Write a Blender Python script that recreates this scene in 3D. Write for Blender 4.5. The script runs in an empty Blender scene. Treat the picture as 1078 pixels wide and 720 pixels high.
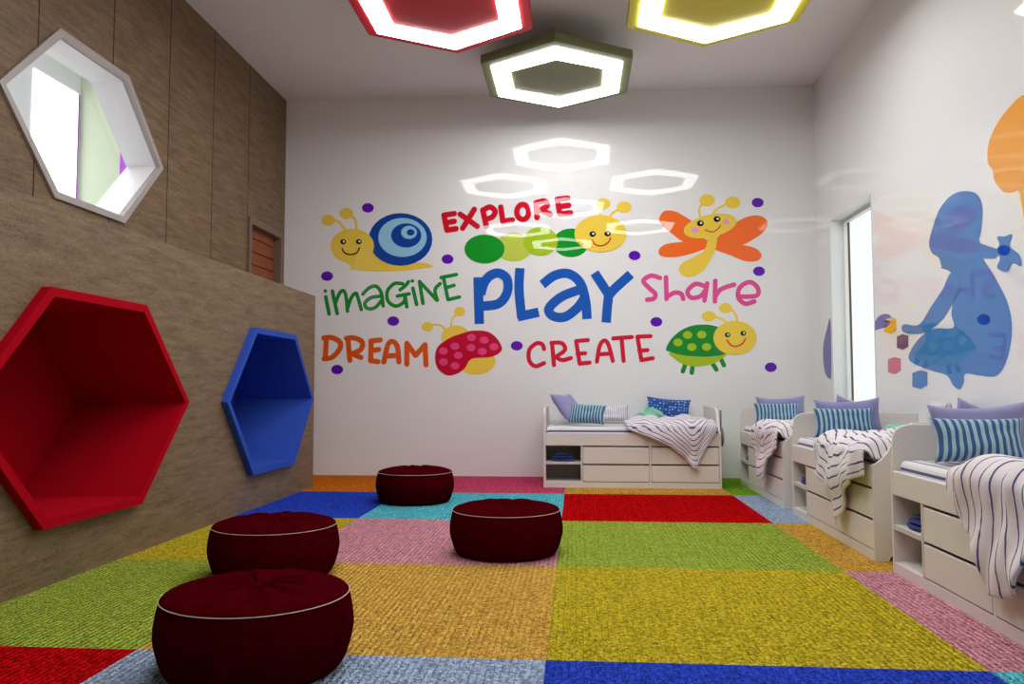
import bpy, bmesh, math, random
from mathutils import Vector, Matrix, noise

# ------------------------------------------------------------------ camera, world, exposure
S = 1.7                      # metres per carpet tile; everything below is written in carpet tiles
F = 848.0                    # focal length in pixels of the 1078 x 720 frame
YAW, PITCH, ROLL = 0.0795, 0.0575, -0.00095
CAM = Vector((0.0749, -1.9333, 0.6375))
YB, ZC, XL, XR = 3.9317, 2.8255, -2.1136, 1.7901      # mural wall, ceiling, panelled wall, window wall
XH, YH, ZH = -1.635, 3.2256, 1.245                    # low wall: face, end, top
YF = -3.6                                             # wall behind the camera
R_ = math.radians
sc = bpy.context.scene
col = sc.collection
cy_, sy_ = math.cos(YAW), math.sin(YAW)
cp_, sp_ = math.cos(PITCH), math.sin(PITCH)
fwd = Vector((-sy_*cp_, cy_*cp_, sp_))
rgt = Vector((cy_, sy_, 0))
upv = rgt.cross(fwd)
c_, s_ = math.cos(ROLL), math.sin(ROLL)
RT = c_*rgt + s_*upv
UP = -s_*rgt + c_*upv
cd = bpy.data.cameras.new('camera')
cam = bpy.data.objects.new('camera', cd)
col.objects.link(cam)
cd.sensor_width = 36.0
cd.lens = F/1078.0*36.0
cd.clip_start = 0.05
M = Matrix((RT, UP, -fwd)).transposed().to_4x4()
M.translation = CAM*S
cam.matrix_world = M
sc.camera = cam

STRIP = 14.0                 # radiance of the light strips
w = bpy.data.worlds.new('world')
sc.world = w
w.use_nodes = True
bg = w.node_tree.nodes['Background']
bg.inputs[0].default_value = (0.86, 0.97, 0.90, 1)
bg.inputs[1].default_value = 1.2
sc.view_settings.view_transform = 'Standard'
sc.view_settings.look = 'None'
sc.view_settings.gamma = 1
sc.view_settings.use_curve_mapping = False
sc.view_settings.exposure = 0.0
sc.cycles.max_bounces = 10
sc.cycles.diffuse_bounces = 6
sc.cycles.sample_clamp_indirect = 6

def hit(px, py, axis, val):
    """the point of the plane axis = val that the photograph shows at (px, py)"""
    d = RT*((px-539)/F) + UP*(-(py-360)/F) + fwd
    t = (val-CAM[axis])/d[axis]
    return CAM + d*t

# ------------------------------------------------------------------ helpers
def lin(c):
    c = c/255.0
    return c/12.92 if c <= 0.04045 else ((c+0.055)/1.055)**2.4
def rgb(r, g, b): return (lin(r), lin(g), lin(b), 1)

def base_mat(name, color, rough=0.5, spec=0.5):
    m = bpy.data.materials.new(name)
    m.use_nodes = True
    b = m.node_tree.nodes['Principled BSDF']
    b.inputs['Base Color'].default_value = color
    b.inputs['Roughness'].default_value = rough
    b.inputs['Specular IOR Level'].default_value = spec
    return m, m.node_tree, b

def mix_color(nt, fac, a, b):
    n = nt.nodes.new('ShaderNodeMix'); n.data_type = 'RGBA'
    nt.links.new(fac, n.inputs['Factor'])
    for sock, v in ((n.inputs['A'], a), (n.inputs['B'], b)):
        if isinstance(v, tuple): sock.default_value = v
        else: nt.links.new(v, sock)
    return n.outputs['Result']

def math_node(nt, op, a, b=None):
    n = nt.nodes.new('ShaderNodeMath'); n.operation = op
    for i, v in enumerate((a, b)):
        if v is None: continue
        if isinstance(v, (int, float)): n.inputs[i].default_value = v
        else: nt.links.new(v, n.inputs[i])
    return n.outputs[0]

def coords(nt, scale=(1, 1, 1), out='Object'):
    t = nt.nodes.new('ShaderNodeTexCoord')
    m = nt.nodes.new('ShaderNodeMapping')
    m.inputs['Scale'].default_value = scale
    nt.links.new(t.outputs[out], m.inputs[0])
    return m.outputs[0]

def noise_tex(nt, vec, scale, detail=3, rough=0.6):
    n = nt.nodes.new('ShaderNodeTexNoise')
    n.inputs['Scale'].default_value = scale
    n.inputs['Detail'].default_value = detail
    n.inputs['Roughness'].default_value = rough
    nt.links.new(vec, n.inputs['Vector'])
    return n.outputs['Fac']

def ramp(nt, fac, a, b):
    n = nt.nodes.new('ShaderNodeMapRange')
    n.inputs['From Min'].default_value = a
    n.inputs['From Max'].default_value = b
    nt.links.new(fac, n.inputs['Value'])
    return n.outputs[0]

def bump(nt, b, height, strength, dist=0.01):
    n = nt.nodes.new('ShaderNodeBump')
    n.inputs['Strength'].default_value = strength
    n.inputs['Distance'].default_value = dist
    nt.links.new(height, n.inputs['Height'])
    nt.links.new(n.outputs[0], b.inputs['Normal'])

def plain(name, color, rough=0.5, spec=0.5, grain=0.06, scale=60):
    m, nt, b = base_mat(name, color, rough, spec)
    f = noise_tex(nt, coords(nt), scale)
    d = tuple(c*(1-grain) for c in color[:3])+(1,)
    nt.links.new(mix_color(nt, f, d, color), b.inputs['Base Color'])
    return m

def fabric(name, color, rough=0.9, sheen=0.3, grain=0.25, scale=220, bstr=0.3):
    m, nt, b = base_mat(name, color, rough, 0.2)
    v = coords(nt)
    f = noise_tex(nt, v, scale, 2)
    d = tuple(c*(1-grain) for c in color[:3])+(1,)
    e = tuple(min(1, c*(1+grain)) for c in color[:3])+(1,)
    nt.links.new(mix_color(nt, ramp(nt, f, .3, .7), d, e), b.inputs['Base Color'])
    b.inputs['Sheen Weight'].default_value = sheen
    bump(nt, b, f, bstr, 0.004)
    return m

def striped(name, ca, cb, freq, width, out='UV', axis=0, wob=0.0, fall=False):
    m, nt, b = base_mat(name, ca, 0.9, 0.2)
    v = coords(nt, out=out)
    sep = nt.nodes.new('ShaderNodeSeparateXYZ'); nt.links.new(v, sep.inputs[0])
    x = sep.outputs[axis]
    if fall: x = math_node(nt, 'ADD', x, sep.outputs[2])      # the lines run on over the front edge
    if wob:
        x = math_node(nt, 'ADD', x, math_node(nt, 'MULTIPLY', noise_tex(nt, v, 9), wob))
    fr = math_node(nt, 'FRACT', math_node(nt, 'ADD', math_node(nt, 'MULTIPLY', x, freq), .5*(1-width)))
    f = math_node(nt, 'GREATER_THAN', fr, 1-width)
    nt.links.new(mix_color(nt, f, ca, cb), b.inputs['Base Color'])
    b.inputs['Sheen Weight'].default_value = 0.2
    bump(nt, b, noise_tex(nt, coords(nt), 260), 0.2, 0.003)
    return m

def gloss(name, color, rough=0.006, grain=0.03, ior=1.4):
    """a smooth lacquered finish: the wall and the vinyl on it mirror the lamps"""
    m, nt, b = base_mat(name, color, 0.8, 0.0)
    b.inputs['Coat Weight'].default_value = 1.0
    b.inputs['Coat Roughness'].default_value = rough
    b.inputs['Coat IOR'].default_value = ior
    f = noise_tex(nt, coords(nt), 90)
    d = tuple(c*(1-grain) for c in color[:3])+(1,)
    nt.links.new(mix_color(nt, f, d, color), b.inputs['Base Color'])
    return m

def emit(name, color, strength):
    m, nt, b = base_mat(name, color)
    b.inputs['Emission Color'].default_value = color
    b.inputs['Emission Strength'].default_value = strength
    return m

def link(name, bm, mats, parent=None, org=(0, 0, 0), smooth=False, kind=None, uv=None):
    me = bpy.data.meshes.new(name)
    o3 = Vector(org)
    for v in bm.verts: v.co = (v.co-o3)*S
    bm.to_mesh(me); bm.free()
    for m in (mats if isinstance(mats, (list, tuple)) else [mats]): me.materials.append(m)
    if smooth:
        for p in me.polygons: p.use_smooth = True
    o = bpy.data.objects.new(name, me)
    col.objects.link(o)
    if parent: o.parent = parent
    else: o.location = o3*S
    if kind: o['kind'] = kind
    return o

def tag(o, label, cat, group=None):
    o['label'] = label; o['category'] = cat
    if group: o['group'] = group
    return o

def thing(name, label, cat, org, group=None, rz=0):
    o = bpy.data.objects.new(name, None)
    col.objects.link(o)
    o.empty_display_size = 0.1
    o.location = Vector(org)*S
    o.rotation_euler = (0, 0, rz)
    return tag(o, label, cat, group)

def dup(root, label, org, rz=0, group=None):
    r = root.copy(); col.objects.link(r)
    r.location = Vector(org)*S; r.rotation_euler = (0, 0, rz)
    r['label'] = label
    if group: r['group'] = group
    for ch in list(root.children):
        c = ch.copy(); col.objects.link(c); c.parent = r
        for g in ch.children:
            d = g.copy(); col.objects.link(d); d.parent = c
    return r

def add_box(bm, x0, x1, y0, y1, z0, z1, mi=0):
    v = [bm.verts.new((x, y, z)) for z in (z0, z1) for y in (y0, y1) for x in (x0, x1)]
    for f in ((0, 2, 3, 1), (4, 5, 7, 6), (0, 1, 5, 4), (2, 6, 7, 3), (0, 4, 6, 2), (1, 3, 7, 5)):
        bm.faces.new([v[i] for i in f]).material_index = mi
    return bm
def box(*a):
    return add_box(bmesh.new(), *a)
def bevel(o, wd, seg=2):
    m = o.modifiers.new('bevel', 'BEVEL'); m.width = wd*S; m.segments = seg; m.limit_method = 'ANGLE'
    return o

def add_poly(bm, pts, mi=0):
    f = bm.faces.new([bm.verts.new(p) for p in pts]); f.material_index = mi
    return f

def add_prism(bm, ring_a, ring_b, caps=True):
    a = [bm.verts.new(p) for p in ring_a]; b = [bm.verts.new(p) for p in ring_b]
    n = len(a)
    for i in range(n):
        j = (i+1) % n
        bm.faces.new((a[i], a[j], b[j], b[i]))
    if caps:
        bm.faces.new(a[::-1]); bm.faces.new(b)

def add_tube_ring(bm, oa, ia, ob, ib):
    """a closed frame between the outer and inner outlines at a and at b"""
    n = len(oa)
    r = [[bm.verts.new(p) for p in q] for q in (oa, ia, ib, ob)]
    for k in range(4):
        p, q = r[k], r[(k+1) % 4]
        for i in range(n):
            j = (i+1) % n
            bm.faces.new((p[i], p[j], q[j], q[i]))

def add_cyl(bm, p0, p1, r, n=12):
    p0, p1 = Vector(p0), Vector(p1)
    d = (p1-p0).normalized()
    a = d.orthogonal().normalized(); b = d.cross(a)
    f = lambda c: [c+a*math.cos(2*math.pi*i/n)*r+b*math.sin(2*math.pi*i/n)*r for i in range(n)]
    add_prism(bm, f(p0), f(p1))

def recalc(bm):
    bmesh.ops.recalc_face_normals(bm, faces=bm.faces[:])
    return bm

# ------------------------------------------------------------------ materials
WALL = gloss('white_lacquered_wall', (0.81, 0.805, 0.80, 1), 0.004, 0.02)
WALLR = gloss('white_lacquered_window_wall', (0.84, 0.84, 0.84, 1), 0.004, 0.02, 1.7)
CEIL = plain('matt_ceiling_paint', (0.86, 0.84, 0.85, 1), 0.9, 0.1)
def wood(name, dark, light, groove=False):
    m, nt, b = base_mat(name, light, 0.55, 0.25)
    v = coords(nt, (1, 1.1, 9))
    n1 = noise_tex(nt, v, 3.0, 6, .65)
    n2 = noise_tex(nt, coords(nt, (4, 4, 40)), 5.0, 3)
    n3 = noise_tex(nt, coords(nt), 130, 2)
    f = math_node(nt, 'ADD', math_node(nt, 'MULTIPLY', n1, .45), math_node(nt, 'ADD', math_node(nt, 'MULTIPLY', n2, .3), math_node(nt, 'MULTIPLY', n3, .45)))
    c = mix_color(nt, ramp(nt, f, .40, .80), dark, light)
    if groove:
        sep = nt.nodes.new('ShaderNodeSeparateXYZ'); nt.links.new(coords(nt), sep.inputs[0])
        y = math_node(nt, 'DIVIDE', math_node(nt, 'SUBTRACT', sep.outputs[1], 1.1245*S-.005*S-40*.5305*S), .5305*S)
        g = math_node(nt, 'MULTIPLY', math_node(nt, 'LESS_THAN', math_node(nt, 'FRACT', y), .017), math_node(nt, 'LESS_THAN', sep.outputs[1], 3.5*S))
        c = mix_color(nt, g, c, (0.012, 0.009, 0.007, 1))
    nt.links.new(c, b.inputs['Base Color'])
    bump(nt, b, f, .12, .01)
    return m
WOODP = wood('panelled_walnut', rgb(60, 45, 32), rgb(152, 124, 94), True)
WOODL = wood('low_wall_walnut', rgb(66, 52, 38), rgb(148, 124, 96))
DOORW = wood('red_brown_timber', rgb(92, 42, 22), rgb(170, 96, 60))
DOORF = plain('door_frame_brown', rgb(120, 98, 82), .5)
WHITE = plain('white_paint', (.80, .80, .81, 1), .4)
SASH = plain('brown_sash', rgb(96, 72, 58), .5)
PALE = plain('pale_grey_frame', rgb(172, 163, 160), .5)

def pane_mat():
    m = bpy.data.materials.new('window_glass'); m.use_nodes = True
    nt = m.node_tree
    for n in list(nt.nodes): nt.nodes.remove(n)
    out = nt.nodes.new('ShaderNodeOutputMaterial'); mx = nt.nodes.new('ShaderNodeMixShader')
    tr = nt.nodes.new('ShaderNodeBsdfTransparent'); gl = nt.nodes.new('ShaderNodeBsdfGlossy')
    gl.inputs['Roughness'].default_value = 0.02
    mx.inputs[0].default_value = 0.05
    nt.links.new(tr.outputs[0], mx.inputs[1]); nt.links.new(gl.outputs[0], mx.inputs[2])
    nt.links.new(mx.outputs[0], out.inputs[0])
    return m
GLASS = pane_mat()

def carpet(name, c, sp=.36):
    c = tuple(min(.92, x*1.22) for x in c[:3])+(1,)
    m, nt, b = base_mat(name, c, 0.95, 0.0)
    v = coords(nt)
    # rows of yarn loops: a wave broken up by noise
    wv = nt.nodes.new('ShaderNodeTexWave'); wv.wave_type = 'BANDS'; wv.bands_direction = 'X'
    wv.inputs['Scale'].default_value = 11; wv.inputs['Distortion'].default_value = 2.2
    wv.inputs['Detail'].default_value = 1; wv.inputs['Detail Scale'].default_value = 5
    nt.links.new(v, wv.inputs['Vector'])
    vo = nt.nodes.new('ShaderNodeTexVoronoi'); vo.inputs['Scale'].default_value = 88
    nt.links.new(coords(nt, (1, .75, 1)), vo.inputs['Vector'])
    loops = math_node(nt, 'SUBTRACT', 1.0, vo.outputs['Distance'])
    n2 = noise_tex(nt, v, 120, 2, .7)
    h = math_node(nt, 'ADD', math_node(nt, 'MULTIPLY', wv.outputs['Fac'], .8), math_node(nt, 'ADD', math_node(nt, 'MULTIPLY', loops, .8), math_node(nt, 'MULTIPLY', n2, .35)))
    # each loop of yarn took the dye a little differently
    tint = nt.nodes.new('ShaderNodeSeparateColor'); nt.links.new(vo.outputs['Color'], tint.inputs[0])
    dye = math_node(nt, 'ADD', math_node(nt, 'MULTIPLY', tint.outputs[0], .55), math_node(nt, 'MULTIPLY', n2, .45))
    dk = tuple(x*(1-sp*1.35) for x in c[:3])+(1,); lt = tuple(min(1, x*(1+sp*1.25)+.004) for x in c[:3])+(1,)
    nt.links.new(mix_color(nt, ramp(nt, dye, .2, .8), dk, lt), b.inputs['Base Color'])
    bump(nt, b, h, 1.0, .022)
    return m
CARPET = {k: carpet('carpet_'+k, v) for k, v in dict(
    red=rgb(186, 6, 12), steel=rgb(156, 174, 206), blue=rgb(44, 70, 190), cyan=rgb(88, 186, 208),
    green=rgb(150, 168, 62), orange=rgb(240, 160, 72), yellow=rgb(188, 168, 42), pink=rgb(222, 140, 152),
    magenta=rgb(214, 74, 108), rust=rgb(230, 112, 30), leaf=rgb(118, 164, 40), amber=rgb(232, 156, 66)).items()}

# ------------------------------------------------------------------ the room
# carpet of coloured squares, one continuous floor
names = list(CARPET)
grid = {(-3, 3): 'rust', (-2, 3): 'rust', (-1, 3): 'magenta', (0, 3): 'amber', (1, 3): 'leaf',
        (-3, 2): 'blue', (-2, 2): 'blue', (-1, 2): 'cyan', (0, 2): 'red', (1, 2): 'steel',
        (-3, 1): 'yellow', (-2, 1): 'yellow', (-1, 1): 'pink', (0, 1): 'green', (1, 1): 'amber',
        (-3, 0): 'green', (-2, 0): 'green', (-1, 0): 'orange', (0, 0): 'yellow', (1, 0): 'pink',
        (-3, -1): 'red', (-2, -1): 'red', (-1, -1): 'steel', (0, -1): 'blue', (1, -1): 'cyan'}
bm = bmesh.new()
for i in range(-3, 2):
    for j in range(-4, 4):
        k = grid.get((i, j)) or names[(i*5+j*3) % len(names)]
        x0, x1 = max(i, XL-.15), min(i+1, XR+.12)
        y0, y1 = max(j, YF), min(j+1, YB)
        add_poly(bm, [(x0, y0, 0), (x1, y0, 0), (x1, y1, 0), (x0, y1, 0)], names.index(k))
link('floor', bm, [CARPET[k] for k in names], kind='structure')
link('ceiling', box(XL-.15, XR+.12, YF-.1, YB+.1, ZC, ZC+.08), CEIL, kind='structure')
link('wall_back', box(XL-.15, XR+.12, YB, YB+.1, 0, ZC), WALL, kind='structure')
link('wall_front', box(XL-.15, XR+.12, YF-.1, YF, 0, ZC), plain('front_wall_paint', (.74, .73, .72, 1), .7), kind='structure')

# window wall with its opening
WY0, WY1, WZ0, WZ1 = 2.84, 3.60, 0.52, 1.77
bm = bmesh.new()
for y0, y1, z0, z1 in ((YF, WY0, 0, ZC), (WY0, WY1, 0, WZ0), (WY0, WY1, WZ1, ZC), (WY1, YB, 0, ZC)):
    add_box(bm, XR, XR+.12, y0, y1, z0, z1)
link('wall_right', bm, WALLR, kind='structure')
bm = bmesh.new()
e = .012
yz = lambda x, d: [(x, WY0+d, WZ0+d), (x, WY1-d, WZ0+d), (x, WY1-d, WZ1-d), (x, WY0+d, WZ1-d)]
add_tube_ring(bm, yz(XR-.004, -.004), yz(XR-.004, .006), yz(XR+.12, 0), yz(XR+.12, .006))
win = link('window_1', recalc(bm), WHITE, kind='structure')
bm = bmesh.new()
add_tube_ring(bm, yz(XR+.076, .006), yz(XR+.076, .03), yz(XR+.10, .006), yz(XR+.10, .03))
link('frame', recalc(bm), WHITE, win)
bm = bmesh.new()
add_tube_ring(bm, yz(XR+.10, .006), yz(XR+.10, .022), yz(XR+.118, .006), yz(XR+.118, .022))
link('sash', recalc(bm), SASH, win)
link('pane', box(XR+.106, XR+.109, WY0+.02, WY1-.02, WZ0+.02, WZ1-.02), GLASS, win)
link('sill', box(XR-.02, XR+.08, WY0-.01, WY1+.01, WZ0-.02, WZ0+.006), WHITE, win)

def hexa(yc, zc, hw, hh, top, x):
    """stretched hexagon on a plane x = const, corners left and right"""
    return [(x, yc-hw, zc), (x, yc-top, zc+hh), (x, yc+top, zc+hh), (x, yc+hw, zc), (x, yc+top, zc-hh), (x, yc-top, zc-hh)]
def hexa_ins(yc, zc, hw, hh, top, x, d):
    k = (hw-d*1.22)/hw
    return hexa(yc, zc, hw-d*1.22, hh-d, top-d*.62, x)

def holed(bm, x, y0, y1, z0, z1, h):
    """a wall panel with one hexagonal hole, as an upper and a lower face"""
    zc = h[0][2]
    P = lambda q: (x, q[1], q[2])
    add_poly(bm, [(x, y0, zc), P(h[0]), P(h[1]), P(h[2]), P(h[3]), (x, y1, zc), (x, y1, z1), (x, y0, z1)])
    add_poly(bm, [(x, y0, zc), (x, y0, z0), (x, y1, z0), (x, y1, zc), P(h[3]), P(h[4]), P(h[5]), P(h[0])])

# panelled wall above and behind the low wall: hexagonal opening and a door opening
HW = dict(yc=1.510, zc=1.804, hw=.610, hh=.363, top=.262)
hx = hexa(x=XL, **HW)
DY0, DY1, DZ = 3.262, 3.872, 1.795
bm = bmesh.new()
rect = lambda y0, y1, z0, z1, x=XL: add_poly(bm, [(x, y0, z0), (x, y1, z0), (x, y1, z1), (x, y0, z1)])
rect(YF, .85, 0, ZC); holed(bm, XL, .85, 2.2, 0, ZC, hx); rect(2.2, DY0, 0, ZC)
rect(DY0, DY1, DZ, ZC); rect(DY1, YB, 0, ZC)
link('wall_left', bm, WOODP, kind='structure')
# low wall with two hexagonal recesses
NR = dict(yc=.800, zc=.579, hw=.655, hh=.386, top=.290)
NB = dict(yc=2.475, zc=.573, hw=.640, hh=.386, top=.305)
bm = bmesh.new()
holed(bm, XH, .05, 1.64, 0, ZH, hexa_ins(x=XH, d=.018, **NR))
holed(bm, XH, 1.64, YH, 0, ZH, hexa_ins(x=XH, d=.018, **NB))
rect(YF, .05, 0, ZH, XH)
add_poly(bm, [(XH, YF, ZH), (XH, YH, ZH), (XL, YH, ZH), (XL, YF, ZH)])
add_poly(bm, [(XH, YH, 0), (XL, YH, 0), (XL, YH, ZH), (XH, YH, ZH)])
link('wall_left_low', bm, WOODL, kind='structure')

# the hexagonal interior window: frame, white reveal, pane, and the lit room behind it
win2 = link('window_2', box(XL-.20, XL-.199, 1.4, 1.6, 1.3, 1.4), WHITE, kind='structure')
bpy.data.objects.remove(win2)
bm = bmesh.new()
add_tube_ring(bm, hexa_ins(x=XL+.012, d=-.002, **HW), hexa_ins(x=XL+.012, d=.028, **HW), hexa_ins(x=XL-.012, d=-.002, **HW), hexa_ins(x=XL-.012, d=.028, **HW))
win2 = link('window_2', recalc(bm), PALE, kind='structure')
bm = bmesh.new()
add_tube_ring(bm, hexa_ins(x=XL-.012, d=-.002, **HW), hexa_ins(x=XL-.012, d=.032, **HW), hexa_ins(x=XL-.17, d=-.002, **HW), hexa_ins(x=XL-.17, d=.032, **HW))
link('reveal', recalc(bm), WHITE, win2)
bm = bmesh.new()
add_prism(bm, hexa_ins(x=XL-.10, d=.028, **HW), hexa_ins(x=XL-.103, d=.028, **HW))
link('pane', recalc(bm), GLASS, win2)

RX = -4.2
RY = hit(84, 100, 0, RX).y+.012
SIDE = plain('side_room_white', (.86, .86, .88, 1), .8)
bm = bmesh.new()
add_box(bm, RX-.05, RX, 0, RY, 0.9, 3.7)
link('wall_side_room', bm, SIDE, kind='structure')
link('wall_side_room_end', box(RX, XL-.17, RY, RY+.05, 0.9, 3.7), plain('sage_paint', rgb(196, 208, 182), .8), kind='structure')
link('wall_side_room_near', box(RX, XL-.17, -.05, 0, 0.9, 3.7), SIDE, kind='structure')
link('ceiling_side_room', box(RX, XL-.17, 0, RY, 3.62, 3.68), SIDE, kind='structure')
link('floor_side_room', box(RX, XL-.17, 0, RY, .9, .95), SIDE, kind='structure')
link('wall_side_room_return', box(XL-.175, XL-.171, 0, .85, .9, 3.62), SIDE, kind='structure')
link('wall_side_room_return_far', box(XL-.175, XL-.171, 2.2, RY, .9, 3.62), SIDE, kind='structure')

# the door in the gap at the end of the low wall
bm = bmesh.new()
ring = lambda x, d: [(x, DY0+d, 0), (x, DY1-d, 0), (x, DY1-d, DZ-d), (x, DY0+d, DZ-d)]
d1 = bmesh.new()
for a in ((XL-.09, XL+.012, DY0, DY0+.035, 0, DZ), (XL-.09, XL+.012, DY1-.035, DY1, 0, DZ), (XL-.09, XL+.012, DY0+.035, DY1-.035, DZ-.045, DZ)):
    add_box(d1, *a)
door = link('door_1', d1, DOORF, kind='structure')
bm.free(); bm = bmesh.new()
add_box(bm, XL-.075, XL-.05, DY0+.035, DY1-.035, 0, DZ-.045)
z = .06
while z < DZ-.1:
    add_box(bm, XL-.05, XL-.040, DY0+.045, DY1-.045, z, z+.078); z += .09
link('leaf', bm, DOORW, door)
bm = bmesh.new()
add_cyl(bm, (XL-.04, DY0+.09, .95), (XL-.01, DY0+.09, .95), .012); add_cyl(bm, (XL-.012, DY0+.09, .95), (XL-.012, DY0+.17, .95), .008)
link('handle', bm, plain('brushed_steel', (.5, .5, .5, 1), .3), door)

# ------------------------------------------------------------------ side room: daylit glazed door, plus an added fill light
q0, q1 = hit(34, 100, 0, RX), hit(83, 100, 0, RX)
gz = q1.z
t = thing('glazed_door', 'bright white glazed door seen through the hexagonal window', 'door', (RX, (q0.y+q1.y)/2, .95))
link('panel', box(RX+.002, RX+.012, q0.y, q1.y-.02, .95, gz), emit('daylit_glass', (1, 1, 1, 1), 1.6), t, (RX, (q0.y+q1.y)/2, .95))
link('edge_strip', box(RX+.002, RX+.012, q1.y-.02, q1.y, .951, gz), plain('violet_paint', rgb(176, 70, 214), .6), t, (RX, (q0.y+q1.y)/2, .95))
a = hit(127, 160, 1, RY-.005); b = hit(133, 183, 1, RY-.005)
tag(link('violet_wall_panel', box(a.x, a.x+.5, RY-.012, RY-.001, b.z-.02, a.z), plain('violet_panel', rgb(176, 70, 214), .6), None, (a.x, RY, b.z)),
    'violet panel on the sage wall seen through the hexagonal window', 'panel')
al = bpy.data.lights.new('side_room_added_fill', 'AREA'); al.energy = 120; al.shape = 'RECTANGLE'; al.size = 1.2*S; al.size_y = 2.0*S  # unseen area light, added under the ceiling to brighten the side room
ao = bpy.data.objects.new('side_room_added_fill', al); col.objects.link(ao); ao.location = Vector((-3.1, 1.4, 3.58))*S

# ------------------------------------------------------------------ niches
def niche(name, label, color, P, org):
    t = thing(name, label, 'niche', org, 'hexagonal niches in the low wall')
    m = fabric(color[0], color[1], .9, 0, .12, 200, .15)
    m.node_tree.nodes['Principled BSDF'].inputs['Specular IOR Level'].default_value = .05
    pr, rw = .034, .030
    bm = bmesh.new()
    add_tube_ring(bm, hexa_ins(x=XH+pr, d=0, **P), hexa_ins(x=XH+pr, d=rw, **P), hexa_ins(x=XH+.0012, d=0, **P), hexa_ins(x=XH+.0012, d=rw, **P))
    link('rim', recalc(bm), m, t, org)
    bm = bmesh.new()
    a = hexa_ins(x=XH+.0012, d=rw, **P); b = hexa_ins(x=XL+.02, d=rw, **P)
    va = [bm.verts.new(p) for p in a]; vb = [bm.verts.new(p) for p in b]
    for i in range(6):
        j = (i+1) % 6
        bm.faces.new((va[i], va[j], vb[j], vb[i]))
    bm.faces.new(vb)
    link('lining', recalc(bm), m, t, org)
    return t
niche('hexagonal_niche', 'red padded hexagonal niche recessed in the low wooden wall', ('red_felt', rgb(164, 2, 24)), NR, (XH, NR['yc'], .2))
niche('hexagonal_niche', 'blue padded hexagonal niche recessed in the low wooden wall', ('blue_felt', rgb(50, 80, 174)), NB, (XH, NB['yc'], .2))

# ------------------------------------------------------------------ hexagonal ceiling lamps
GLOW = emit('light_strip', (0.97, 0.985, 1.0, 1), STRIP)
STEEL = plain('steel_rod', (.55, .55, .55, 1), .35)
def hexz(r, hw, z):
    return [(0, -r, z), (hw, -r*.5, z), (hw, r*.5, z), (0, r, z), (-hw, r*.5, z), (-hw, -r*.5, z)]
def lamp(x, y, color, label):
    org = (x, y, 2.592)
    t = thing('hexagonal_ceiling_lamp', label, 'ceiling lamp', org, 'hexagonal ceiling lamps')
    m = plain('lamp_body', color, .5, .3, .05)
    zz = 0.008
    bm = bmesh.new()
    add_prism(bm, hexz(.565, .457, zz), hexz(.565, .457, zz+.055))
    bevel(link('lamp_body', recalc(bm), m, t), .004)
    bm = bmesh.new()
    add_tube_ring(bm, hexz(.495, .398, 0), hexz(.322, .288, 0), hexz(.495, .398, zz), hexz(.322, .288, zz))
    link('light_strip', recalc(bm), GLOW, t)
    for k in range(3):
        a = k*2*math.pi/3+.5
        bm = bmesh.new()
        add_cyl(bm, (.25*math.cos(a), .25*math.sin(a), zz+.055), (.25*math.cos(a), .25*math.sin(a), ZC-2.592), .006, 8)
        add_cyl(bm, (.25*math.cos(a), .25*math.sin(a), ZC-2.592-.012), (.25*math.cos(a), .25*math.sin(a), ZC-2.592), .02, 12)
        link('suspension_rod', recalc(bm), STEEL, t)
    return t
lamp(-.035, 3.09, rgb(120, 124, 84), 'olive green hexagonal ceiling lamp nearest the mural wall')
lamp(-.610, 2.085, rgb(206, 28, 44), 'red hexagonal ceiling lamp on the left of the ceiling')
lamp(.815, 2.115, rgb(214, 202, 60), 'yellow hexagonal ceiling lamp on the right of the ceiling')
lamp(-.022, 1.087, rgb(90, 130, 190), 'hexagonal ceiling lamp in the middle of the cluster above the frame')
lamp(-.643, -.062, rgb(206, 28, 44), 'hexagonal ceiling lamp left of the cluster middle above the frame')
lamp(.850, -.044, rgb(214, 202, 60), 'hexagonal ceiling lamp right of the cluster middle above the frame')
lamp(-.108, -1.122, rgb(120, 124, 84), 'hexagonal ceiling lamp farthest from the mural wall')

# ------------------------------------------------------------------ wall stickers
VC = dict(yellow=rgb(240, 206, 76), navy=rgb(20, 70, 160), sky=rgb(150, 205, 232), violet=rgb(98, 24, 178), black=rgb(24, 20, 22),
          red=rgb(206, 22, 44), green=rgb(28, 140, 52), grass=rgb(20, 150, 40), lime=rgb(190, 205, 80), olive=rgb(168, 196, 40), orange=rgb(226, 90, 26),
          coral=rgb(250, 112, 46), pink=rgb(226, 80, 152), blush=rgb(236, 160, 190), rose=rgb(228, 70, 130), crimson=rgb(196, 14, 50),
          play=rgb(28, 92, 188), cherry=rgb(212, 30, 56), smile=rgb(200, 60, 40), white=rgb(245, 245, 245),
          figure=rgb(72, 128, 196), knot=rgb(20, 84, 180), purple=rgb(104, 96, 170), plum=rgb(110, 70, 130), salmon=rgb(214, 104, 130),
          tangerine=rgb(244, 166, 66), amber=rgb(240, 180, 50))
VM = {k: gloss('vinyl_'+k, v) for k, v in VC.items()}

def wall_b(px, py, l=0):
    p = hit(px, py, 1, YB); p.y -= .0010+.0006*l; return p
def wall_r(px, py, l=0):
    p = hit(px, py, 0, XR); p.x -= .0010+.0006*l; return p

def catmull(pts, closed=False, n=8):
    P = [Vector(p) for p in pts]
    m = len(P); out = []
    if m < 3 and not closed:
        return P
    for i in range(m if closed else m-1):
        g = (lambda k: P[k % m]) if closed else (lambda k: P[max(0, min(m-1, k))])
        a, b, c, d = g(i-1), g(i), g(i+1), g(i+2)
        for k in range(n):
            t = k/n
            out.append(.5*((2*b)+(c-a)*t+(2*a-5*b+4*c-d)*t*t+(3*b-a-3*c+d)*t**3))
    if not closed: out.append(P[-1])
    return out

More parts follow.
